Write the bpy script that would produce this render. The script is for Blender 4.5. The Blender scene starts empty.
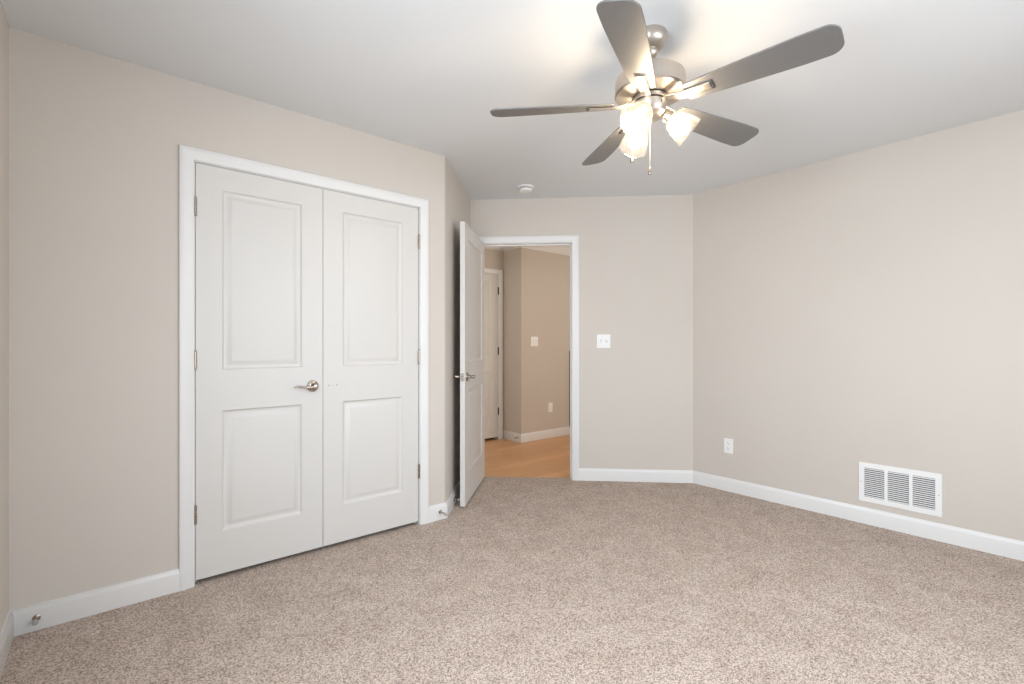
import bpy, bmesh, math, random
from mathutils import Vector, Matrix
random.seed(7)
S = bpy.context.scene
COL = S.collection
PI = math.pi

# ------------------------------------------------------------------ camera
H_EYE = 1.168
TH = 49.776
cam_d = bpy.data.cameras.new('camera')
cam = bpy.data.objects.new('camera', cam_d); COL.objects.link(cam)
cam.location = (0, 0, H_EYE)
cam.rotation_euler = (PI / 2, 0, math.radians(TH - 90))
cam_d.sensor_width = 36
cam_d.lens = 479.9 / 1024 * 36
cam_d.shift_y = 2.64 / 1024
cam_d.clip_start = 0.02
S.camera = cam

# ------------------------------------------------------------------ world, light, exposure
S.view_settings.view_transform = 'Standard'
S.view_settings.look = 'None'
S.view_settings.gamma = 1
S.view_settings.use_curve_mapping = False
S.view_settings.exposure = 0.6
W = bpy.data.worlds.new('world'); S.world = W; W.use_nodes = True
wn = W.node_tree; wn.nodes.clear()
wo = wn.nodes.new('ShaderNodeOutputWorld'); wb = wn.nodes.new('ShaderNodeBackground')
wt = wn.nodes.new('ShaderNodeTexCoord'); ws = wn.nodes.new('ShaderNodeSeparateXYZ'); wr = wn.nodes.new('ShaderNodeValToRGB')
wn.links.new(wt.outputs['Generated'], ws.inputs[0]); wn.links.new(ws.outputs['Z'], wr.inputs[0])
wr.color_ramp.elements[0].position = 0.0; wr.color_ramp.elements[0].color = (0.42, 0.40, 0.36, 1)
wr.color_ramp.elements[1].position = 0.12; wr.color_ramp.elements[1].color = (0.78, 0.90, 1.0, 1)
wn.links.new(wr.outputs[0], wb.inputs[0]); wb.inputs[1].default_value = 1.0
wn.links.new(wb.outputs[0], wo.inputs[0])

XE, YA, XD, YB = -0.297, 2.767, 3.792, -1.10      # left wall, closet wall, right wall, window wall
CC = 5.903                                        # door wall is x + y = CC
XAB = 1.750                                       # outside corner of closet wall
BX = (CC + XAB - YA) / 2; BY = CC - BX            # corner of the short return wall and door wall
CEIL = 2.44
R2 = math.sqrt(.5)

def area(name, loc, rot, sx, sy, e, col):
    d = bpy.data.lights.new(name, 'AREA'); d.shape = 'RECTANGLE'; d.size = sx; d.size_y = sy
    d.energy = e; d.color = col
    o = bpy.data.objects.new(name, d); o.location = loc; o.rotation_euler = rot; COL.objects.link(o); return o
WX0, WX1, WZ0, WZ1 = 0.80, 2.60, 0.75, 2.10       # window opening in the wall behind the camera
pw = area('window_daylight', ((WX0 + WX1) / 2, YB - 0.16, (WZ0 + WZ1) / 2), (-PI/2 - PI, 0, 0), WX1 - WX0, WZ1 - WZ0, 47, (0.83, 0.905, 1.0))
pw.rotation_euler = (PI / 2 - .4, 0, 0)
VY_0, VY_1 = 0.15, 1.15                          # added window in the left wall, lifts the door and right walls
pw2 = area('added_side_light', (XE - 0.16, (VY_0 + VY_1) / 2, (WZ0 + WZ1) / 2), (0, 0, 0), WZ1 - WZ0, VY_1 - VY_0, 52, (0.83, 0.905, 1.0))
pw2.rotation_euler = (0, -(PI / 2 - .3), 0)
# hallway daylight from the left
hw = area('hallway_daylight', (2.15, 4.05, 1.45), (0, PI / 2 + PI, 0), 1.5, .9, 4.5, (1.0, 0.88, 0.74))
hw2 = area('hallway_fill_light', (4.6, 2.1, 1.5), (PI / 2, 0, 0), 1.2, 1.3, 14, (1.0, 0.90, 0.78))  # added fill for the hallway end wall and door, no window here

# ------------------------------------------------------------------ materials
def nt(name):
    m = bpy.data.materials.new(name); m.use_nodes = True
    n = m.node_tree; return m, n, n.nodes['Principled BSDF']
def N(n, t, **k):
    x = n.nodes.new(t)
    for a, b in k.items():
        if a in x.inputs: x.inputs[a].default_value = b
        else: setattr(x, a, b)
    return x
def objco(n, s=(1, 1, 1)):
    tc = N(n, 'ShaderNodeTexCoord'); mp = N(n, 'ShaderNodeMapping'); mp.inputs['Scale'].default_value = s
    n.links.new(tc.outputs['Object'], mp.inputs[0]); return mp.outputs[0]
def bump(n, b, src, strength, dist):
    bp = N(n, 'ShaderNodeBump'); bp.inputs['Strength'].default_value = strength; bp.inputs['Distance'].default_value = dist
    n.links.new(src, bp.inputs['Height']); n.links.new(bp.outputs[0], b.inputs['Normal'])
def paint(name, col, rough, scale=260, st=.12):
    m, n, b = nt(name); b.inputs['Roughness'].default_value = rough
    co = objco(n)
    n1 = N(n, 'ShaderNodeTexNoise'); n1.inputs['Scale'].default_value = scale; n1.inputs['Detail'].default_value = 2
    n.links.new(co, n1.inputs['Vector'])
    n2 = N(n, 'ShaderNodeTexNoise'); n2.inputs['Scale'].default_value = 1.3
    n.links.new(co, n2.inputs['Vector'])
    r = N(n, 'ShaderNodeValToRGB')
    r.color_ramp.elements[0].position = .3; r.color_ramp.elements[1].position = .7
    r.color_ramp.elements[0].color = (*[c * .985 for c in col], 1); r.color_ramp.elements[1].color = (*[min(1, c * 1.015) for c in col], 1)
    n.links.new(n2.outputs[0], r.inputs[0]); n.links.new(r.outputs[0], b.inputs['Base Color'])
    if st: bump(n, b, n1.outputs[0], st, .0006)
    return m
def plain(name, col, rough=.4, metal=0.0, **k):
    m, n, b = nt(name); b.inputs['Base Color'].default_value = (*col, 1); b.inputs['Roughness'].default_value = rough
    b.inputs['Metallic'].default_value = metal
    return m
M = {}
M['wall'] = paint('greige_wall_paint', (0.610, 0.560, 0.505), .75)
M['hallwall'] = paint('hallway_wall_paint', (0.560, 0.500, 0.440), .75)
M['ceil'] = paint('ceiling_paint', (0.75, 0.76, 0.765), .85, 180, .25)
M['trim'] = paint('white_trim_paint', (0.75, 0.74, 0.725), .38, 40, .02)
M['door'] = paint('white_door_paint', (0.655, 0.635, 0.605), .42, 60, .04)
M['plate'] = plain('white_plastic', (0.86, 0.85, 0.84), .35)
M['ventwhite'] = plain('white_enamelled_steel', (0.84, 0.84, 0.83), .35)
M['dark'] = plain('recess_shade_paint', (0.02, 0.018, 0.016), .8)  # near-black standing in for shade inside the duct and outlet slots
M['closetin'] = plain('closet_paint', (0.3, 0.28, 0.25), .9)
M['hole'] = plain('dark_screw_hole', (0.28, 0.24, 0.22), .8)  # dark marks for the screw holes
M['slot'] = plain('toggle_slot_shadow', (0.5, 0.49, 0.48), .6)
M['bronze'] = plain('dark_bronze', (0.035, 0.028, 0.022), .45, .6)
M['rubber'] = plain('grey_rubber', (0.36, 0.35, 0.33), .6)
M['chain'] = plain('pale_bead_chain', (0.80, 0.76, 0.70), .3, .7)

def nickel(name, col, rough, sx=(1, 1, 60)):
    m, n, b = nt(name); b.inputs['Metallic'].default_value = 1; b.inputs['Base Color'].default_value = (*col, 1)
    co = objco(n, sx); t = N(n, 'ShaderNodeTexNoise'); t.inputs['Scale'].default_value = 14
    n.links.new(co, t.inputs['Vector'])
    mr = N(n, 'ShaderNodeMapRange'); mr.inputs['To Min'].default_value = rough - .06; mr.inputs['To Max'].default_value = rough + .08
    n.links.new(t.outputs[0], mr.inputs[0]); n.links.new(mr.outputs[0], b.inputs['Roughness'])
    return m
M['nickel'] = nickel('brushed_nickel', (0.58, 0.53, 0.47), .34)
M['nickel_hw'] = nickel('dark_nickel_hardware', (0.40, 0.35, 0.30), .26)  # evenly darker nickel than the fan body
M['nickel_dark'] = plain('blackened_seam', (0.03, 0.027, 0.025), .5, .3)

# silver laminate blades with a fine lengthwise brushing
m, n, b = nt('silver_blade_laminate')
b.inputs['Roughness'].default_value = .45; b.inputs['Metallic'].default_value = .2
t = N(n, 'ShaderNodeTexNoise'); t.inputs['Scale'].default_value = 30; n.links.new(objco(n, (1, 22, 1)), t.inputs['Vector'])
r = N(n, 'ShaderNodeValToRGB'); r.color_ramp.elements[0].color = (0.150, 0.146, 0.143, 1); r.color_ramp.elements[1].color = (0.200, 0.195, 0.190, 1)
n.links.new(t.outputs[0], r.inputs[0]); n.links.new(r.outputs[0], b.inputs['Base Color']); M['blade'] = m

# carpet: twisted beige-pink frieze pile
m, n, b = nt('beige_carpet_pile'); b.inputs['Roughness'].default_value = 1
b.inputs['Specular IOR Level'].default_value = .05
co = objco(n)
a1 = N(n, 'ShaderNodeTexNoise'); a1.inputs['Scale'].default_value = 210; a1.inputs['Detail'].default_value = 2; a1.inputs['Roughness'].default_value = .8
a2 = N(n, 'ShaderNodeTexVoronoi'); a2.inputs['Scale'].default_value = 240
a3 = N(n, 'ShaderNodeTexNoise'); a3.inputs['Scale'].default_value = 6; a3.inputs['Detail'].default_value = 5; a3.inputs['Roughness'].default_value = .65
for q in (a1, a2, a3): n.links.new(co, q.inputs['Vector'])
sp = N(n, 'ShaderNodeSeparateColor'); n.links.new(a2.outputs['Color'], sp.inputs[0])
mxv = N(n, 'ShaderNodeMix'); mxv.inputs[0].default_value = .35
n.links.new(a1.outputs[0], mxv.inputs[2]); n.links.new(sp.outputs[0], mxv.inputs[3])
r1 = N(n, 'ShaderNodeValToRGB'); e = r1.color_ramp.elements
e[0].position = .33; e[0].color = (0.225, 0.175, 0.14, 1)
e[1].position = .65; e[1].color = (0.72, 0.605, 0.53, 1)
x = e.new(.46); x.color = (0.46, 0.375, 0.32, 1)
n.links.new(mxv.outputs[0], r1.inputs[0])
r3 = N(n, 'ShaderNodeValToRGB'); r3.color_ramp.elements[0].position = .35; r3.color_ramp.elements[1].position = .65
r3.color_ramp.elements[0].color = (0.86, 0.84, 0.82, 1); r3.color_ramp.elements[1].color = (1, 1, 1, 1)
n.links.new(a3.outputs[0], r3.inputs[0])
mx = N(n, 'ShaderNodeMix', data_type='RGBA', blend_type='MULTIPLY'); mx.inputs[0].default_value = 1
n.links.new(r1.outputs[0], mx.inputs[6]); n.links.new(r3.outputs[0], mx.inputs[7]); n.links.new(mx.outputs[2], b.inputs['Base Color'])
bump(n, b, a1.outputs[0], .35, .004); M['carpet'] = m

# hallway oak planks running along x
m, n, b = nt('honey_oak_planks'); b.inputs['Roughness'].default_value = .36
co = objco(n)
br = N(n, 'ShaderNodeTexBrick'); br.offset = .37; br.inputs['Scale'].default_value = 1
br.inputs['Brick Width'].default_value = 1.1; br.inputs['Row Height'].default_value = .125; br.inputs['Mortar Size'].default_value = .0012
br.inputs['Color1'].default_value = (0.72, 0.41, 0.20, 1); br.inputs['Color2'].default_value = (0.60, 0.325, 0.15, 1); br.inputs['Mortar'].default_value = (0.36, 0.19, 0.085, 1)
n.links.new(co, br.inputs['Vector'])
g = N(n, 'ShaderNodeTexNoise'); g.inputs['Scale'].default_value = 9; g.inputs['Detail'].default_value = 5
n.links.new(objco(n, (.6, 9, 1)), g.inputs['Vector'])
rg = N(n, 'ShaderNodeValToRGB'); rg.color_ramp.elements[0].position = .3; rg.color_ramp.elements[1].position = .7
rg.color_ramp.elements[0].color = (.84, .80, .76, 1); rg.color_ramp.elements[1].color = (1, 1, 1, 1)
n.links.new(g.outputs[0], rg.inputs[0])
mx = N(n, 'ShaderNodeMix', data_type='RGBA', blend_type='MULTIPLY'); mx.inputs[0].default_value = 1
n.links.new(br.outputs[0], mx.inputs[6]); n.links.new(rg.outputs[0], mx.inputs[7]); n.links.new(mx.outputs[2], b.inputs['Base Color']); M['oak'] = m

m, n, b = nt('dark_stained_wood'); b.inputs['Roughness'].default_value = .4
g = N(n, 'ShaderNodeTexNoise'); g.inputs['Scale'].default_value = 8; n.links.new(objco(n, (12, 12, 1)), g.inputs['Vector'])
rg = N(n, 'ShaderNodeValToRGB'); rg.color_ramp.elements[0].color = (.07, .032, .016, 1); rg.color_ramp.elements[1].color = (.14, .07, .035, 1)
n.links.new(g.outputs[0], rg.inputs[0]); n.links.new(rg.outputs[0], b.inputs['Base Color']); M['darkwood'] = m

# clear seeded glass: thin walls, so a fresnel mix of transparent and glossy
def glass(name, tint, gl, haze=0.0):
    m = bpy.data.materials.new(name); m.use_nodes = True; n = m.node_tree; n.nodes.clear()
    o = N(n, 'ShaderNodeOutputMaterial'); mix = N(n, 'ShaderNodeMixShader'); tr = N(n, 'ShaderNodeBsdfTransparent'); g = N(n, 'ShaderNodeBsdfGlossy')
    tr.inputs[0].default_value = (*tint, 1); g.inputs['Roughness'].default_value = .12
    lw = N(n, 'ShaderNodeLayerWeight'); lw.inputs[0].default_value = gl
    tx = N(n, 'ShaderNodeTexVoronoi'); tx.inputs['Scale'].default_value = 160; n.links.new(objco(n), tx.inputs['Vector'])
    bp = N(n, 'ShaderNodeBump'); bp.inputs['Strength'].default_value = .2; bp.inputs['Distance'].default_value = .001
    n.links.new(tx.outputs['Distance'], bp.inputs['Height']); n.links.new(bp.outputs[0], g.inputs['Normal']); n.links.new(bp.outputs[0], lw.inputs['Normal'])
    n.links.new(lw.outputs['Facing'], mix.inputs[0]); n.links.new(tr.outputs[0], mix.inputs[1]); n.links.new(g.outputs[0], mix.inputs[2])
    if haze:      # fine bubbles in the glass scatter a little of the lamp light
        tl = N(n, 'ShaderNodeBsdfTranslucent'); tl.inputs[0].default_value = (.9, .88, .85, 1); df = N(n, 'ShaderNodeBsdfDiffuse'); df.inputs[0].default_value = (.85, .83, .8, 1)
        m1 = N(n, 'ShaderNodeMixShader'); m1.inputs[0].default_value = .4; n.links.new(tl.outputs[0], m1.inputs[1]); n.links.new(df.outputs[0], m1.inputs[2])
        m2 = N(n, 'ShaderNodeMixShader'); m2.inputs[0].default_value = haze; n.links.new(mix.outputs[0], m2.inputs[1]); n.links.new(m1.outputs[0], m2.inputs[2])
        n.links.new(m2.outputs[0], o.inputs[0]); return m
    n.links.new(mix.outputs[0], o.inputs[0]); return m
M['shade'] = glass('clear_seeded_glass', (.97, .96, .95), .3, .022)
M['pane'] = glass('window_glass', (.97, .98, .98), .12)
m = bpy.data.materials.new('lit_bulb'); m.use_nodes = True; n = m.node_tree; n.nodes.clear()
o = N(n, 'ShaderNodeOutputMaterial'); em = N(n, 'ShaderNodeEmission'); em.inputs[0].default_value = (1, .80, .56, 1); em.inputs[1].default_value = 95
n.links.new(em.outputs[0], o.inputs[0]); M['bulb'] = m

# ------------------------------------------------------------------ mesh helpers
def link(name, bm, mat, parent=None, smooth=False, bevel=0, kind=None, sharp=35):
    bmesh.ops.recalc_face_normals(bm, faces=bm.faces[:])
    me = bpy.data.meshes.new(name); bm.to_mesh(me); bm.free()
    me.materials.append(M[mat])
    o = bpy.data.objects.new(name, me); COL.objects.link(o)
    if parent is not None: o.parent = parent
    if bevel:
        md = o.modifiers.new('bevel', 'BEVEL'); md.width = bevel; md.segments = 2; md.limit_method = 'ANGLE'; md.angle_limit = math.radians(40)
        smooth = True
    if smooth:
        me.shade_smooth()
        me.set_sharp_from_angle(angle=math.radians(sharp))
    if kind: o['kind'] = kind
    return o
def box(bm, x0, x1, y0, y1, z0, z1, mat=None):
    vs = [bm.verts.new((x, y, z)) for z in (z0, z1) for x, y in ((x0, y0), (x1, y0), (x1, y1), (x0, y1))]
    if mat is not None:
        for v in vs: v.co = mat @ v.co
    for f in ((0, 1, 2, 3), (4, 5, 6, 7), (0, 1, 5, 4), (1, 2, 6, 5), (2, 3, 7, 6), (3, 0, 4, 7)):
        bm.faces.new([vs[i] for i in f])
def prism(bm, pts, z0, z1, mat=None):
    a = [bm.verts.new((p[0], p[1], z0)) for p in pts]; b_ = [bm.verts.new((p[0], p[1], z1)) for p in pts]
    if mat is not None:
        for v in a + b_: v.co = mat @ v.co
    bm.faces.new(a); bm.faces.new(b_)
    for i in range(len(pts)):
        j = (i + 1) % len(pts); bm.faces.new((a[i], a[j], b_[j], b_[i]))
def lathe(bm, prof, seg=48, mat=None, closed=False):
    rings = []
    for r, z in prof:
        if r < 1e-6: rings.append([bm.verts.new((0, 0, z))])
        else: rings.append([bm.verts.new((r * math.cos(2 * PI * k / seg), r * math.sin(2 * PI * k / seg), z)) for k in range(seg)])
    if mat is not None:
        for rg in rings:
            for v in rg: v.co = mat @ v.co
    pr = list(zip(rings, rings[1:]))
    if closed: pr.append((rings[-1], rings[0]))
    for a, b_ in pr:
        for k in range(seg):
            j = (k + 1) % seg
            if len(a) == 1 and len(b_) == 1: continue
            if len(a) == 1: bm.faces.new((a[0], b_[k], b_[j]))
            elif len(b_) == 1: bm.faces.new((a[k], a[j], b_[0]))
            else: bm.faces.new((a[k], a[j], b_[j], b_[k]))
def tube(bm, pts, rad, seg=12, flat=1.0, up=Vector((0, 0, 1))):
    pts = [Vector(p) for p in pts]; rings = []
    for i, p in enumerate(pts):
        d = (pts[min(i + 1, len(pts) - 1)] - pts[max(i - 1, 0)]).normalized()
        s = d.cross(up)
        if s.length < 1e-4: s = d.cross(Vector((1, 0, 0)))
        s.normalize(); u = s.cross(d)
        r = rad[i] if isinstance(rad, (list, tuple)) else rad
        rings.append([bm.verts.new(p + s * r * flat * math.cos(2 * PI * k / seg) + u * r * math.sin(2 * PI * k / seg)) for k in range(seg)])
    for a, b_ in zip(rings, rings[1:]):
        for k in range(seg):
            j = (k + 1) % seg; bm.faces.new((a[k], a[j], b_[j], b_[k]))
    bm.faces.new(rings[0]); bm.faces.new(rings[-1])
def loft(bm, rings, caps=True, closed=False):
    V = [[bm.verts.new(p) for p in r] for r in rings]
    pr = list(zip(V, V[1:])) + ([(V[-1], V[0])] if closed else [])
    for a, b_ in pr:
        n_ = len(a)
        for k in range(n_):
            j = (k + 1) % n_; bm.faces.new((a[k], a[j], b_[j], b_[k]))
    if caps and not closed: bm.faces.new(V[0]); bm.faces.new(V[-1])
def empty(name, loc, rz=0, label=None, cat=None, group=None, parent=None):
    o = bpy.data.objects.new(name, None); COL.objects.link(o); o.location = loc; o.rotation_euler = (0, 0, rz)
    o.empty_display_size = .05
    if parent is not None: o.parent = parent
    tag(o, label, cat, group); return o
def tag(o, label=None, cat=None, group=None):
    if label: o['label'] = label
    if cat: o['category'] = cat
    if group: o['group'] = group
    return o
def frame(p0, p1, z=0):
    """local x along p0->p1, local y to the left of it (horizontal), z up, origin p0"""
    d = Vector((p1[0] - p0[0], p1[1] - p0[1], 0)).normalized()
    return Matrix(((d.x, -d.y, 0, p0[0]), (d.y, d.x, 0, p0[1]), (0, 0, 1, z), (0, 0, 0, 1)))

# ------------------------------------------------------------------ the room shell
T = .115
def slab(name, p0, p1, out, openings=(), ext=(0, 0), mat='wall', t=T, z1=CEIL + .06, z0=-.06):
    """wall whose room face runs p0->p1, thickness goes to the left (out=+1) or right (-1)"""
    F = frame(p0, p1); L = math.dist(p0, p1); bm = bmesh.new(); y0, y1 = sorted((0, out * t))
    x = -ext[0]
    for (a, b_, c0, c1) in openings:
        box(bm, x, a, y0, y1, z0, z1, F)
        if c0 > z0: box(bm, a, b_, y0, y1, z0, c0, F)
        if c1 < z1: box(bm, a, b_, y0, y1, c1, z1, F)
        x = b_
    box(bm, x, L + ext[1], y0, y1, z0, z1, F)
    return link(name, bm, mat, kind='structure')
PE0, PA0, PAB, PBC, PCD = (XE, YB), (XE, YA), (XAB, YA), (BX, BY), (XD, CC - XD)
PD1 = (XD, YB)
slab('wall_left', PE0, PA0, 1, openings=[(VY_0 - YB, VY_1 - YB, WZ0, WZ1)], ext=(T, T))
CLX0, CLX1, CLZ = .317, 1.563, 2.066
RB = .035; TB = RB * math.tan(PI / 8)       # rounded drywall corner between closet wall and return wall
slab('wall_closet', PA0, PAB, 1, openings=[(CLX0 - XE, CLX1 - XE, -.06, CLZ)], ext=(0, -TB))
arc = [(XAB - TB + RB * math.cos(a), YA + RB + RB * math.sin(a)) for a in [-PI / 2 + PI / 4 * i / 8 for i in range(9)]]
e1 = (BX + .1 * R2, BY + .1 * R2); e2 = (e1[0] - T * R2, e1[1] + T * R2); e3 = (XAB - T * R2, YA + T * R2)
bm = bmesh.new(); prism(bm, arc + [e1, e2, e3, (XAB - TB, YA + T)], -.06, CEIL + .06)
link('wall_return', bm, 'wall', kind='structure', smooth=True, sharp=20)
DS0, DS1, DZ = .080, .898, 2.060            # doorway along the door wall, measured from the return wall corner
LC = math.dist(PBC, PCD)
slab('wall_door', PBC, PCD, 1, openings=[(DS0, DS1, -.06, DZ)], ext=(0, .04))
slab('wall_right', PCD, PD1, 1, ext=(.04, T))
slab('wall_back', PD1, PE0, 1, openings=[(XD - WX1, XD - WX0, WZ0, WZ1)], ext=(0, 0))

# closet interior behind the double doors, and the hallway beyond the door
slab('wall_closet_back', (XE - T, 3.42), (BX - .1, 3.42), 1, mat='closetin', t=.06)
slab('wall_closet_side', (XE, YA + T), (XE, 3.42), 1, mat='closetin', t=.06)
HX, HY0, HY1 = 3.81, 4.33, 4.67
HDX0, HDX1 = 2.975, 3.737                   # hallway door opening
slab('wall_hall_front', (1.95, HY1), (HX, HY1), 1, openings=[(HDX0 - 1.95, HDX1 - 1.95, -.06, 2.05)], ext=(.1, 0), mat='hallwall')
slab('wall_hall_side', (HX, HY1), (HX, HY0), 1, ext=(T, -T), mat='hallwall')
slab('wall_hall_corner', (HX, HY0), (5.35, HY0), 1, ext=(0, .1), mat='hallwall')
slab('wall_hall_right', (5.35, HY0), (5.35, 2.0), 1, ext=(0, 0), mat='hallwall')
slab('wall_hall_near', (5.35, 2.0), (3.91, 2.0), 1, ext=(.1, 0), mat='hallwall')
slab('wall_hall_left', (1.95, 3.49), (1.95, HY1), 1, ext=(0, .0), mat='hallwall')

bm = bmesh.new(); box(bm, XE - .2, 5.5, YB - .2, 5.6, CEIL, CEIL + .05); link('ceiling', bm, 'ceil', kind='structure')
# carpet: room outline plus the closet and half the doorway
k = .045
def cpt(s, o): return (BX + s * R2 + o * R2, BY - s * R2 + o * R2)
bm = bmesh.new()
pts = [(XE, YB), (XD, YB), PCD, cpt(DS1, 0), cpt(DS1, k), cpt(DS0, k), cpt(DS0, 0), PBC, PAB, (CLX1, YA), (CLX1, YA + .6), (CLX0, YA + .6), (CLX0, YA), PA0]
prism(bm, pts, -.05, 0)
link('floor', bm, 'carpet', kind='structure')
bm = bmesh.new()
pts = [cpt(-.75, k), cpt(LC + 1.0, k), (5.4, 2.0), (5.4, 5.4), (1.9, 5.4), (1.9, 3.85)]
prism(bm, pts, -.06, -.008)
link('floor_hall', bm, 'oak', kind='structure')

# ---- baseboards and crown swept along wall lines with mitred corners
BASE = [(0, 0), (.015, 0), (.015, .082), (.0135, .088), (.009, .094), (.006, .103), (0, .103)]
CROWN = [(0, 0), (.008, 0), (.012, .015), (.030, .030), (.045, .060), (.060, .078), (.078, .088), (.085, .105), (0, .105)]
def sweep(name, path, i, prof, zb, t0=None, t1=None, mat='trim', side=-1, ends=True):
    """segment i of path; profile offset goes to the right of travel (side=-1). t0/t1 clip distances along the segment"""
    def off(j, d):
        a, b_ = Vector(path[j]), Vector(path[j + 1]); u = (b_ - a).normalized(); nn = Vector((-u.y, u.x)) * side
        return a + nn * d, u
    def corner(j, d):      # point between seg j-1 and j
        p, u = off(j - 1, d); q, v = off(j, d)
        den = u.x * v.y - u.y * v.x
        if abs(den) < 1e-6: return q
        s_ = ((q.x - p.x) * v.y - (q.y - p.y) * v.x) / den
        return p + u * s_
    rings = [[], []]
    for d, z in prof:
        p, u = off(i, d)
        a = p + u * t0 if t0 is not None else (corner(i, d) if i > 0 else p)
        L = (Vector(path[i + 1]) - Vector(path[i])).length
        b_ = p + u * t1 if t1 is not None else (corner(i + 1, d) if i < len(path) - 2 else p + u * L)
        rings[0].append((a.x, a.y, zb + z)); rings[1].append((b_.x, b_.y, zb + z))
    bm = bmesh.new(); loft(bm, rings)
    return link(name, bm, mat, kind='structure', smooth=True, sharp=50)
ROOM = [PE0, PA0, PAB, PBC, PCD, PD1, PE0, PA0]
CW = .064
sweep('baseboard_left', ROOM, 0, BASE, 0)
sweep('baseboard_closet_left', ROOM, 1, BASE, 0, t1=CLX0 - .05 - XE)
sweep('baseboard_closet_right', ROOM, 1, BASE, 0, t0=CLX1 + .05 - XE)
sweep('baseboard_return', ROOM, 2, BASE, 0)
sweep('baseboard_door_left', ROOM, 3, BASE, 0, t1=DS0 - .05)
sweep('baseboard_door_right', ROOM, 3, BASE, 0, t0=DS1 + .05)
sweep('baseboard_right', ROOM, 4, BASE, 0)
sweep('baseboard_back', ROOM, 5, BASE, 0)
HALL = [(1.95, 3.49), (1.95, HY1), (HX, HY1), (HX, HY0), (5.35, HY0), (5.35, 2.0)]
sweep('baseboard_hall_side', HALL, 2, BASE, -.008)
sweep('baseboard_hall_corner', HALL, 3, BASE, -.008)
sweep('baseboard_hall_front', HALL, 1, BASE, -.008, t1=HDX0 - .07 - 1.95)
for i, nm in ((1, 'front'), (2, 'side'), (3, 'corner'), (4, 'right')):
    sweep('trim_crown_' + nm, HALL, i, CROWN, CEIL - .105)

# ---- door casings: profile (distance from opening edge, thickness) carried round the opening
CAS = [(-.008, 0), (-.008, .009), (-.003, .012), (.018, .013), (.028, .016), (.044, .018), (.050, .016), (.053, .012), (.053, 0)]
def casing(name, p0, p1, a, b_, top, z0=0, depth=T, jamb=True, toward=-1, prof=CAS):
    F = frame(p0, p1); bm = bmesh.new(); path = []
    for w, t in prof:
        path.append([(a - w, t), (a - w, t), (b_ + w, t), (b_ + w, t)])
    rings = []
    for idx in range(4):
        ring = []
        for w, t in prof:
            x = a - w if idx < 2 else b_ + w
            z = z0 if idx in (0, 3) else top + w
            ring.append(F @ Vector((x, toward * t, z)))
        rings.append(ring)
    loft(bm, rings)
    o = link(name, bm, 'trim', kind='structure', smooth=True, sharp=28)
    if jamb:
        bm = bmesh.new(); d0, d1 = sorted((0, -toward * depth)); j = .018
        # lining boards and the stop strip
        box(bm, a - .001, a + .012, d0, d1, z0, top, F); box(bm, b_ - .012, b_ + .001, d0, d1, z0, top, F); box(bm, a, b_, d0, d1, top - .012, top + .001, F)
        s0, s1 = sorted((-toward * .042, -toward * .075))
        box(bm, a, a + .023, s0, s1, z0, top - .001, F); box(bm, b_ - .023, b_, s0, s1, z0, top - .001, F); box(bm, a, b_, s0, s1, top - .023, top, F)
        link('jamb', bm, 'trim', o, bevel=.001)
    return o
tr1 = casing('trim_closet', PA0, PAB, CLX0 - XE, CLX1 - XE, CLZ)
tr2 = casing('trim_door', PBC, PCD, DS0, DS1, DZ)
tr4 = casing('trim_hall_door', (1.95, HY1), (HX, HY1), HDX0 - 1.95, HDX1 - 1.95, 2.05, z0=-.008)
# strike plate on the latch side jamb of the room door
F = frame(PBC, PCD)
bm = bmesh.new(); box(bm, DS1 - .0135, DS1 - .0118, .006, .034, .905, .965, F)
link('strike_plate', bm, 'nickel', tr2, bevel=.0008)

# ---- panel doors
def leaf_mesh(w, h, t, panels, hinge_bevel=0):
    """local: x 0..w, y -t..0 , z 0..h ; moulded two panel faces on both sides"""
    bm = bmesh.new()
    prof = [(0, 0), (.004, .006), (.009, .0105), (.016, .012), (.021, .0115), (.030, .0075), (.041, .0025), (.047, .002)]
    for sgn, yb in ((1, 0), (-1, -t)):
        xs = sorted({0, w, panels[0][0], panels[0][1]}); zs = sorted({0, h, *[p[2] for p in panels], *[p[3] for p in panels]})
        grid = {(x, z): bm.verts.new((x, yb, z)) for x in xs for z in zs}
        for i in range(len(xs) - 1):
            for j in range(len(zs) - 1):
                hole = any(abs(p[0] - xs[i]) < 1e-6 and abs(p[2] - zs[j]) < 1e-6 for p in panels)
                c = [grid[(xs[i], zs[j])], grid[(xs[i + 1], zs[j])], grid[(xs[i + 1], zs[j + 1])], grid[(xs[i], zs[j + 1])]]
                if not hole: bm.faces.new(c); continue
                prev = c
                for d, dep in prof[1:]:
                    x0, x1, z0, z1 = xs[i] + d, xs[i + 1] - d, zs[j] + d, zs[j + 1] - d
                    cur = [bm.verts.new((x, yb - sgn * dep, z)) for x, z in ((x0, z0), (x1, z0), (x1, z1), (x0, z1))]
                    for q in range(4): bm.faces.new((prev[q], prev[(q + 1) % 4], cur[(q + 1) % 4], cur[q]))
                    prev = cur
                bm.faces.new(prev)
    # edges of the slab
    for (x0, z0, x1, z1) in ((0, 0, w, 0), (w, 0, w, h), (w, h, 0, h), (0, h, 0, 0)):
        bm.faces.new([bm.verts.new(p) for p in ((x0, 0, z0), (x1, 0, z1), (x1, -t, z1), (x0, -t, z0))])
    bmesh.ops.remove_doubles(bm, verts=bm.verts[:], dist=1e-5)
    return bm
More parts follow.
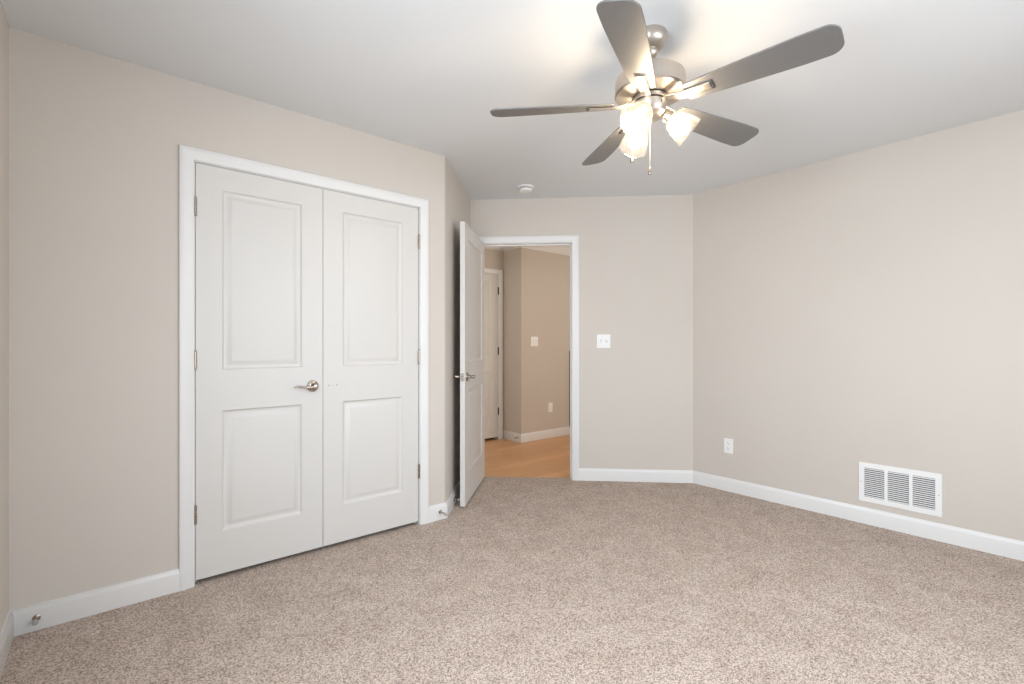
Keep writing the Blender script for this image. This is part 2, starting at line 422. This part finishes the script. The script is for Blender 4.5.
def lever(parent, x, z, y, sgn, dirx, latch_label=None):
    """rosette and curved lever on the face at local y; sgn = outward direction, dirx = way the lever points"""
    e_ = bmesh.new()
    R = Matrix.Translation((x, y, z)) @ Matrix.Rotation(-sgn * PI / 2, 4, 'X')
    lathe(e_, [(0, 0), (.032, 0), (.032, .004), (.030, .008), (.024, .010), (.017, .0115), (.012, .016), (.0105, .040), (.012, .044), (.0125, .052), (.010, .056), (0, .057)], 36, R)
    h = link('handle', e_, 'nickel_hw', parent, smooth=True, sharp=40)
    bm = bmesh.new()
    P = [(x, y + sgn * .050, z), (x + dirx * .022, y + sgn * .051, z - .003), (x + dirx * .045, y + sgn * .050, z - .003), (x + dirx * .068, y + sgn * .047, z + .001), (x + dirx * .088, y + sgn * .043, z + .005), (x + dirx * .101, y + sgn * .039, z + .003), (x + dirx * .108, y + sgn * .037, z - .001)]
    tube(bm, P, [.0078, .0075, .0066, .0056, .0048, .0042, .0025], 14, .75)
    link('lever', bm, 'nickel_hw', h, smooth=True, sharp=60)
    return h
def knuckles(parent, x, y, zs, mat='nickel_hw', leafdir=0, label=None):
    for z in zs:
        bm = bmesh.new()
        Mx = Matrix.Translation((x, y, z))
        pr = [(0, -.048), (.0035, -.048), (.0045, -.0455)]
        for s_ in range(5):
            a = -.0445 + s_ * .0178
            pr += [(.0075, a), (.0075, a + .0168), (.0062, a + .0172)]
        pr += [(.0045, .0455), (.0035, .048), (0, .048)]
        lathe(bm, pr, 16, Mx)
        if leafdir:
            box(bm, min(x, x + leafdir * .012), max(x, x + leafdir * .012), y - .0045, y - .002, z - .0445, z + .0445)
        o_ = link('hinge', bm, mat, parent, smooth=True, sharp=40)
        if label: o_['label'] = label
DT = .035
def door(name, hinge, ang, w, h, panels, z0, flip=False):
    o_ = bpy.data.objects.new(name, leaf_to(w, h, panels)); COL.objects.link(o_)
    return o_
def make_door(name, mtx, w, h, panels):
    o_ = link(name, leaf_mesh(w, h, DT, panels), 'door', kind='structure', bevel=.0012)
    o_.matrix_world = mtx; return o_
def frame_at(loc, dirx):
    d = Vector((dirx[0], dirx[1], 0)).normalized()
    return Matrix(((d.x, -d.y, 0, loc[0]), (d.y, d.x, 0, loc[1]), (0, 0, 1, loc[2]), (0, 0, 0, 1)))
# closet leaves: faces look toward -y.  local +y must be the room side, so x runs from right to left
CB = .024; LH = CLZ - .015 - CB
LW = (CLX1 - CLX0 - .024 - .003 - .008) / 2
# left leaf: local x=0 at its meeting edge, x=LW at the hinge
xl0 = CLX0 + .012 + .0025; xl1 = xl0 + LW; xr0 = xl1 + .003; xr1 = xr0 + LW
def pan(w, m0=.112, m1=.112, h0=.0): return [(m0, w - m1, .213 - h0, .815 - h0), (m0, w - m1, 1.018 - h0, 1.917 - h0)]
door1 = make_door('door_1', frame_at((xl1, YA + .001, CB), (-1, 0)), LW, LH, pan(LW))
door2 = make_door('door_2', frame_at((xr1, YA + .001, CB), (-1, 0)), LW, LH, pan(LW))
lever(door1, xl1 - .881, .937 - CB, 0, 1, 1)
knuckles(door1, LW + .002, .005, [.344 - CB, 1.093 - CB, 1.838 - CB])
knuckles(door2, -.002, .006, [.348 - CB, 1.090 - CB, 1.835 - CB])
for (hx, hz, hr) in ((.972, .935, .0032), (.994, .9365, .0022), (1.017, .936, .0036)):
    bm = bmesh.new(); lathe(bm, [(0, .0), (hr, .0), (hr * .8, .0006), (0, .0004)], 12, Matrix.Translation((xr1 - hx, 0, hz - CB)) @ Matrix.Rotation(-PI / 2, 4, 'X'))
    ho = link('screw_hole', bm, 'hole', door2); ho['label'] = 'small dark screw hole at lever height'

# open room door: hinge at left jamb, swung into the room past square
DW = DS1 - DS0 - .024 - .005
OPEN = 92.1
hp = F @ Vector((DS0 + .014, -.004, 0))
a0 = math.radians(-45 - OPEN)       # closed leaf runs along -45 deg; opening turns it clockwise into the room
DB = .012; DH = DZ - .0135 - DB
d3 = make_door('door_3', frame_at((hp.x, hp.y, DB), (math.cos(a0), math.sin(a0))), DW, DH, [(.118, DW - .118, .225, .822), (.118, DW - .118, 1.03, 1.93)])
# local +y face: to the left of travel = the hallway face now turned toward the room's right
d3.matrix_world = d3.matrix_world @ Matrix.Translation((0, DT, 0))
lever(d3, DW - .062, .935 - DB, 0, 1, -1)
lever(d3, DW - .062, .935 - DB, -DT, -1, -1)
bm = bmesh.new(); box(bm, DW - .0005, DW + .0012, -DT / 2 - .0125, -DT / 2 + .0125, .907 - DB, .963 - DB); box(bm, DW, DW + .008, -DT / 2 - .006, -DT / 2 + .006, .926 - DB, .944 - DB)
link('latch_plate', bm, 'nickel_hw', d3, bevel=.0006)
knuckles(d3, -.004, -DT - .003, [.33, 1.08, 1.825])

# hallway door, closed
HW_ = HDX1 - HDX0 - .024 - .005
d4 = make_door('door_4', frame_at((HDX1 - .0145, HY1 + .001, .022), (-1, 0)), HW_, 2.05 - .015 - .022, [(.115, HW_ - .115, .213, .815), (.115, HW_ - .115, 1.018, 1.917)])
knuckles(d4, -.002, .006, [.342 - .022, 1.089 - .022, 1.836 - .022], mat='bronze', leafdir=-1, label='dark bronze hinge')
bm = bmesh.new(); lathe(bm, [(0, 0), (.03, 0), (.03, .006), (.012, .012), (.011, .03), (.026, .042), (.028, .052), (.02, .062), (0, .064)], 28, Matrix.Translation((HW_ - .062, 0, .915)) @ Matrix.Rotation(-PI / 2, 4, 'X'))
link('handle', bm, 'bronze', d4, smooth=True)
bm = bmesh.new(); box(bm, HDX0 - .1, HDX1 + .1, HY1 + T + .5, HY1 + T + .56, -.06, 2.5); box(bm, HDX0 - .1, HDX0 - .04, HY1 + T, HY1 + T + .5, -.06, 2.5); box(bm, HDX1 + .04, HDX1 + .1, HY1 + T, HY1 + T + .5, -.06, 2.5); link('hall_door_light_block', bm, 'closetin', kind='structure')  # unseen box behind the hallway door, added to stop light leaking under it

# windows behind the camera (double hung sashes) - daylight comes in; the left one is added for its light
def window(name, p0, p1, z0, z1, mull):
    Fw = frame(p0, p1); L = math.dist(p0, p1); w = .045; bm = bmesh.new()
    R_ = [(0, w, z0, z1), (L - w, L, z0, z1), (0, L, z0, z0 + w), (0, L, z1 - w, z1), (0, L, (z0 + z1) / 2 - .02, (z0 + z1) / 2 + .02)]
    if mull: R_.append((L / 2 - .04, L / 2 + .04, z0, z1))
    for a, b_, c, d in R_: box(bm, a, b_, .05, .09, c, d, Fw)
    wn_ = link(name, bm, 'trim', kind='structure')
    bm = bmesh.new(); box(bm, 0, L, .068, .072, z0, z1, Fw); link('pane', bm, 'pane', wn_)
    bm = bmesh.new(); box(bm, -.03, L + .03, -.03, .05, z0 - .02, z0 + .004, Fw); link('sill', bm, 'trim', wn_)
window('window_1', (WX1, YB), (WX0, YB), WZ0, WZ1, True)
window('window_added', (XE, VY_0), (XE, VY_1), WZ0, WZ1, False)

# ------------------------------------------------------------------ ceiling fan
FX, FY = 1.705, 1.139
fan = empty('ceiling_fan', (FX, FY, CEIL), 0, 'brushed nickel five-blade ceiling fan with three lit clear glass shades hanging from the ceiling', 'ceiling fan')
def Z(h): return h + H_EYE - CEIL         # height above the eye -> fan local z
bm = bmesh.new(); lathe(bm, [(0, 0), (.066, 0), (.068, -.004), (.068, -.022), (.066, -.034), (.058, -.048), (.046, -.058), (.036, -.064), (.030, -.066), (0, -.066)], 48); link('canopy', bm, 'nickel', fan, smooth=True)
bm = bmesh.new(); lathe(bm, [(0, -.055), (.026, -.060), (.031, -.070), (.030, -.082), (.022, -.093), (.0135, -.098), (.0135, -.150), (.022, -.152), (.024, -.176), (0, -.176)], 36); link('downrod', bm, 'nickel', fan, smooth=True)
zt, zb_ = Z(1.106), Z(1.024)
bm = bmesh.new()
lathe(bm, [(0, zt + .004), (.06, zt + .004), (.102, zt + .001), (.128, zt - .006), (.137, zt - .014), (.140, zt - .024), (.140, zb_ + .012), (.1415, zb_ + .010), (.1415, zb_ + .004), (.138, zb_ + .001), (.136, zb_ - .002), (.076, zb_ - .011), (.070, zb_ - .012), (0, zb_ - .012)], 72)
link('motor_housing', bm, 'nickel', fan, smooth=True, sharp=30)
zf = zb_ - .012
bm = bmesh.new(); lathe(bm, [(0, zf + .002), (.066, zf + .002), (.066, zf - .004), (0, zf - .004)], 48); link('seam_ring', bm, 'nickel_dark', fan, smooth=True)['label'] = 'dark gap ring under the motor'
bm = bmesh.new(); lathe(bm, [(0, zf - .004), (.070, zf - .004), (.072, zf - .006), (.072, zf - .016), (.070, zf - .018), (0, zf - .018)], 60); link('flywheel', bm, 'nickel', fan, smooth=True)
zs = zf - .018
bm = bmesh.new(); lathe(bm, [(0, zs), (.065, zs), (.065, zs - .003), (0, zs - .003)], 48); link('seam_ring', bm, 'nickel_dark', fan, smooth=True)
zs -= .003
bm = bmesh.new(); lathe(bm, [(0, zs), (.060, zs), (.064, zs - .002), (.064, zs - .030), (.062, zs - .036), (.063, zs - .038), (.061, zs - .048), (.050, zs - .060), (.034, zs - .067), (.012, zs - .070), (0, zs - .070)], 60)
sw = link('switch_housing', bm, 'nickel', fan, smooth=True, sharp=30)
cam_az = lambda a: math.radians(a) + math.radians(TH - 90)   # azimuth seen from the camera (0 = right, 90 = away) -> world
for az in (-60, 60, 180):
    a = cam_az(az); bm = bmesh.new()
    lathe(bm, [(0, 0), (.0035, 0), (.0035, .002), (0, .003)], 12, Matrix.Translation((.0635 * math.cos(a), .0635 * math.sin(a), zs - .016)) @ Matrix.Rotation(a, 4, 'Z') @ Matrix.Rotation(PI / 2, 4, 'Y'))
    link('set_screw', bm, 'nickel_dark', sw)['label'] = 'small dark set screw'

# blades
BR = .66; PITCH = math.radians(-13.5); zbl = Z(.981)
def blade_outline():
    # half outline from root to tip, asymmetric corners rounded
    def arc(cx, cy, r, a0, a1, n_=7): return [(cx + r * math.cos(math.radians(a0 + (a1 - a0) * i / n_)), cy + r * math.sin(math.radians(a0 + (a1 - a0) * i / n_))) for i in range(n_ + 1)]
    w0, w1, r0, r1 = .046, .068, .155, BR
    pts = [(r0, -w0)]
    pts += [(r0 + (r1 - .12 - r0) * f, -(w0 + (w1 - w0) * f ** .8)) for f in (.2, .4, .6, .8, 1.0)]
    pts += arc(r1 - .045, -w1 + .045, .045, -90, -12) 
    pts += [(r1, 0)]
    pts += arc(r1 - .045, w1 - .045, .045, 12, 90)
    pts += [(r0 + (r1 - .12 - r0) * f, (w0 + (w1 - w0) * f ** .8)) for f in (1.0, .8, .6, .4, .2)]
    pts += [(r0, w0), (r0 - .008, w0 - .012), (r0 - .010, 0), (r0 - .008, -w0 + .012)]
    return pts
OUT = blade_outline()
def blade_mesh():
    bm = bmesh.new(); prism(bm, OUT, 0, .006, Matrix.Rotation(PITCH, 4, 'X')); return bm
def iron_mesh():
    # square-ended U bracket under the blade root, arm reaching back to the flywheel
    bm = bmesh.new(); R = Matrix.Rotation(PITCH, 4, 'X')
    def bar(x0, x1, y0, y1, z0=-.0055, z1=-.0005): box(bm, x0, x1, y0, y1, z0, z1, R)
    sec = []
    for (x, w, z, t, p) in ((.060, .014, .010, .006, 0), (.085, .016, .006, .006, .2), (.110, .019, -.002, .006, .6), (.140, .019, -.006, .005, 1), (.215, .018, -.006, .005, 1), (.245, .018, -.006, .005, 1)):
        Rp = Matrix.Rotation(PITCH * p, 4, 'X')
        sec.append([Rp @ Vector(q) for q in ((x, -w, z), (x, w, z), (x, w, z + t), (x, -w, z + t))])
    loft(bm, sec)
    return bm
def iron_edge_mesh():
    bm = bmesh.new(); R = Matrix.Rotation(PITCH, 4, 'X')
    for (x0, x1, y0, y1) in ((.150, .2565, .0215, .0240), (.2540, .2565, -.021, .0240), (.150, .2475, -.0005, .0010)):
        box(bm, x0, x1, y0, y1, -.0022, .0, R)
    return bm
PHI0 = 29.7
first = None
for k in range(5):
    a = cam_az(PHI0 + 72 * k)
    if first is None:
        bl = link('blade', blade_mesh(), 'blade', fan, bevel=.0015)
        ir = link('blade_iron', iron_mesh(), 'nickel', bl, bevel=.0015)
        ie = link('iron_slot', iron_edge_mesh(), 'nickel_dark', bl); ie['label'] = 'dark square groove beside the bracket'
        first = (bl, ir, ie)
    else:
        bl = first[0].copy(); COL.objects.link(bl); bl.parent = fan
        for c in first[1:]:
            c2 = c.copy(); COL.objects.link(c2); c2.parent = bl
    bl.location = (0, 0, zbl); bl.rotation_euler = (0, 0, a)

# light kit: three arms with sockets, bulbs and clear bell shades
for az in (-5, -125, 102):
    a = cam_az(az); tilt = math.radians(51)
    base = Vector((.045 * math.cos(a), .045 * math.sin(a), zs - .034))
    ax = Vector((math.cos(a) * math.sin(tilt), math.sin(a) * math.sin(tilt), -math.cos(tilt)))
    Rq = Vector((0, 0, 1)).rotation_difference(ax).to_matrix().to_4x4()
    bm = bmesh.new(); tube(bm, [base - ax * .012, base + ax * .012, base + ax * .030], [.010, .010, .012], 16)
    arm = link('lamp_arm', bm, 'nickel', fan, smooth=True)
    Mx = Matrix.Translation(base + ax * .026) @ Rq
    bm = bmesh.new(); lathe(bm, [(0, 0), (.014, 0), (.024, .003), (.026, .007), (.026, .024), (.022, .027), (.018, .030), (.018, .040), (0, .040)], 32, Mx)
    link('socket', bm, 'nickel', arm, smooth=True)
    bm = bmesh.new()
    pr = [(.0225, .018), (.030, .022), (.038, .031), (.046, .048), (.052, .068), (.0565, .090), (.060, .110), (.062, .124)]
    inner = [(r - .0022, z) for r, z in reversed(pr)]
    lathe(bm, pr + inner, 48, Mx, closed=True)
    link('lamp_shade', bm, 'shade', fan, smooth=True)['label'] = 'clear glass bell shade'
    bm = bmesh.new()
    lathe(bm, [(0, .038), (.013, .038), (.014, .050), (.016, .060), (.022, .074), (.0260, .087), (.0250, .098), (.019, .107), (.010, .113), (0, .115)], 32, Mx)
    link('bulb', bm, 'bulb', fan, smooth=True)['label'] = 'glowing warm white bulb'

# pull chains
for az, rr, zend in ((-105, .020, .692), (165, .072, .755)):
    a = cam_az(az); x, y = rr * math.cos(a), rr * math.sin(a); z0 = zs - .05; z1 = Z(zend)
    bm = bmesh.new(); nb = int((z0 - z1 - .028) / .0045)
    if rr > .06: tube(bm, [(.055 * math.cos(a), .055 * math.sin(a), zs - .03), (x, y, zs - .034), (x, y, z0)], .002, 8)
    for i in range(nb):
        lathe(bm, [(0, .0024), (.0015, .001), (.0015, -.001), (0, -.0024)], 8, Matrix.Translation((x, y, z0 - i * .0045)))
    ch = link('pull_chain', bm, 'chain', fan, smooth=True)
    bm = bmesh.new(); lathe(bm, [(0, .030), (.003, .029), (.0045, .024), (.0060, .014), (.0078, .006), (.0068, .001), (0, 0)], 20, Matrix.Translation((x, y, z1)))
    link('pull_fob', bm, 'nickel_hw', ch, smooth=True)

# ------------------------------------------------------------------ small fittings
sm = empty('smoke_detector', (2.585, 2.885, CEIL), 0, 'small round white smoke detector on the ceiling above the doorway', 'smoke detector')
bm = bmesh.new(); lathe(bm, [(0, 0), (.068, 0), (.069, -.004), (.066, -.010), (.055, -.012), (0, -.012)], 48); link('base_plate', bm, 'plate', sm, smooth=True)
bm = bmesh.new(); lathe(bm, [(0, -.010), (.044, -.010), (.044, -.016), (.050, -.018), (.050, -.030), (.045, -.036), (.022, -.040), (0, -.041)], 48); link('sensor_head', bm, 'plate', sm, smooth=True)
bm = bmesh.new(); lathe(bm, [(0, -.0115), (.047, -.0115), (.047, -.0165), (0, -.0165)], 48); link('vent_gap', bm, 'nickel_dark', sm, smooth=True)

def plate_frame(pos, nrm):
    """local x along the wall, local y out of the wall (into the room), z up"""
    nv = Vector((nrm[0], nrm[1], 0)).normalized(); xv = nv.cross(Vector((0, 0, 1)))
    return Matrix(((xv.x, nv.x, 0, pos[0]), (xv.y, nv.y, 0, pos[1]), (0, 0, 1, pos[2]), (0, 0, 0, 1)))
def place(o_, pos, nrm): o_.matrix_world = plate_frame(pos, nrm)
def switch(pos, nrm, label):
    r_ = empty('light_switch', (0, 0, 0), 0, label, 'light switch', 'white double light switches'); place(r_, pos, nrm)
    bm = bmesh.new(); box(bm, -.058, .058, 0, .0055, -.0585, .0585); pl = link('face_plate', bm, 'plate', r_, bevel=.002)
    for i, x in enumerate((-.023, .023)):
        bm = bmesh.new(); box(bm, x - .0055, x + .0055, .005, .0062, -.0125, .0125); link('toggle_slot', bm, 'slot', pl)
        bm = bmesh.new(); up = 1 if i == 0 else -1
        loft(bm, [[Vector((x + sx * .0046, .005, sz * .011)) for sx, sz in ((-1, -1), (1, -1), (1, 1), (-1, 1))], [Vector((x + sx * .0038, .019, up * .009 + sz * .0040)) for sx, sz in ((-1, -1), (1, -1), (1, 1), (-1, 1))]])
        link('toggle', bm, 'plate', r_, bevel=.0006)
    for x in (-.023, .023):
        for z in (-.030, .030):
            bm = bmesh.new(); lathe(bm, [(0, 0), (.003, 0), (.0025, .0012), (0, .0014)], 10, Matrix.Translation((x, .0053, z)) @ Matrix.Rotation(-PI / 2, 4, 'X')); link('screw', bm, 'plate', pl)
    return r_
def outlet(pos, nrm, label):
    r_ = empty('wall_outlet', (0, 0, 0), 0, label, 'outlet', 'white duplex wall outlets'); place(r_, pos, nrm)
    bm = bmesh.new(); box(bm, -.036, .036, 0, .0055, -.0585, .0585); link('face_plate', bm, 'plate', r_, bevel=.002)
    for z in (-.0195, .0195):
        bm = bmesh.new(); pts = [(.0165 * math.cos(t), .0165 * math.sin(t)) for t in [2 * PI * i / 24 for i in range(24)]]
        pts = [(x, max(-.0135, min(.0135, y))) for x, y in pts]
        prism(bm, pts, 0, .0020, Matrix.Translation((0, .0053, z)) @ Matrix.Rotation(-PI / 2, 4, 'X')); rc = link('receptacle', bm, 'plate', r_, bevel=.0004)
        bm = bmesh.new()
        for x in (-.0063, .0063): box(bm, x - .0011, x + .0011, .0071, .0078, z - .001, z + .008)
        lathe(bm, [(0, 0), (.0026, 0), (.0026, .0006), (0, .0006)], 10, Matrix.Translation((0, .0072, z - .0075)) @ Matrix.Rotation(-PI / 2, 4, 'X'))
        link('slots', bm, 'dark', rc)
    bm = bmesh.new(); lathe(bm, [(0, 0), (.003, 0), (.0025, .0012), (0, .0014)], 10, Matrix.Translation((0, .0053, 0)) @ Matrix.Rotation(-PI / 2, 4, 'X')); link('screw', bm, 'plate', r_)
    return r_
ps = cpt(1.160, 0)
switch((ps[0], ps[1], 1.198), (-1, -1), 'white double light switch on the bedroom wall right of the open doorway')
switch((4.023, HY0, 1.208), (0, -1), 'white double light switch on the hallway wall seen through the doorway')
outlet((XD, 1.806, .360), (-1, 0), 'white duplex outlet low on the right bedroom wall above the baseboard')
outlet((4.298, HY0, .374), (0, -1), 'white duplex outlet low on the hallway wall beyond the wooden floor')

# return-air grille on the right wall
VY0, VY1, VZ0, VZ1 = .527, .939, .143, .398
vent = empty('air_vent', (0, 0, 0), 0, 'white wall return-air vent with three louvered sections above the right baseboard', 'air vent'); place(vent, (XD, (VY0 + VY1) / 2, (VZ0 + VZ1) / 2), (-1, 0))
VW, VH = (VY1 - VY0) / 2, (VZ1 - VZ0) / 2
bm = bmesh.new()
fr = .033; frl = .030
inn = VW - frl; iz = VH - fr; mul = .0085
box(bm, -VW, VW, 0, .006, iz, VH); box(bm, -VW, VW, 0, .006, -VH, -iz)
box(bm, -VW, -inn, 0, .006, -iz, iz); box(bm, inn, VW, 0, .006, -iz, iz)
sec_w = (2 * inn - 4 * mul) / 3
xs_ = []
x = -inn
for i in range(3):
    xs_.append((x, x + sec_w)); x += sec_w
    if i < 2: box(bm, x, x + 2 * mul, 0, .006, -iz, iz); x += 2 * mul
bmesh.ops.remove_doubles(bm, verts=bm.verts[:], dist=1e-5)
vf = link('frame', bm, 'ventwhite', vent, bevel=.001)
bm = bmesh.new(); box(bm, -inn, inn, .0002, .0012, -iz, iz); link('backing', bm, 'dark', vent)['label'] = 'dark sheet standing in for the shaded duct behind the louvers'  # flat sheet, the shade inside the duct is painted on
for (x0, x1) in xs_:
    bm = bmesh.new(); ns = 15; st = 2 * iz / ns
    for i in range(ns):
        zc = -iz + st * (i + .5)
        Mx = Matrix.Translation((0, .0045, zc)) @ Matrix.Rotation(math.radians(-38), 4, 'X')
        box(bm, x0, x1, -.004, .004, -.0007, .0007, Mx)
    link('louvers', bm, 'ventwhite', vent)
for x in (-VW + .014, VW - .014):
    bm = bmesh.new(); lathe(bm, [(0, 0), (.004, 0), (.003, .0018), (0, .002)], 12, Matrix.Translation((x, .006, 0)) @ Matrix.Rotation(-PI / 2, 4, 'X')); link('screw', bm, 'nickel', vf)

# door stops on the baseboards
def stop(pos, nrm, label, length=.075, tilt=0):
    r_ = empty('door_stop', (0, 0, 0), 0, label, 'door stop', 'baseboard door stops')
    r_.matrix_world = plate_frame(pos, nrm) @ Matrix.Rotation(tilt, 4, 'Z')
    bm = bmesh.new(); RX = Matrix.Rotation(-PI / 2, 4, 'X')
    lathe(bm, [(0, 0), (.013, 0), (.013, .003), (.007, .006), (.0048, .010), (.0048, length - .018), (.0075, length - .014), (.0075, length - .010), (0, length - .010)], 20, RX)
    link('rod', bm, 'nickel_hw', r_, smooth=True, sharp=40)
    bm = bmesh.new(); lathe(bm, [(0, length - .012), (.0095, length - .012), (.0105, length - .008), (.0095, length), (.004, length + .002), (0, length + .002)], 20, RX)
    link('rubber_tip', bm, 'rubber', r_, smooth=True)
stop((-.217, YA - .015, .052), (0, -1), 'nickel door stop on the baseboard left of the closet', length=.05)
stop((1.700, YA - .015, .055), (0, -1), 'nickel door stop on the baseboard between closet and open door')
pb = (BX - .545 * 1.0, BY - .545 * 1.0)
stop((pb[0] + .015 * R2, pb[1] - .015 * R2, .055), (1, -1), 'nickel door stop on the baseboard behind the open door', length=.045)
stop((HX - .015, 4.385, .046), (-1, 0), 'small door stop on the hallway baseboard near the corner', length=.045)

# narrow dark wooden upright at the right edge of the doorway view
bm = bmesh.new(); box(bm, 4.645, 4.735, HY0 - .028, HY0, .095, 1.085)
post = link('wooden_upright', bm, 'darkwood', bevel=.003)
tag(post, 'narrow dark brown wooden upright against the hallway wall at the right doorway jamb', 'wooden upright')
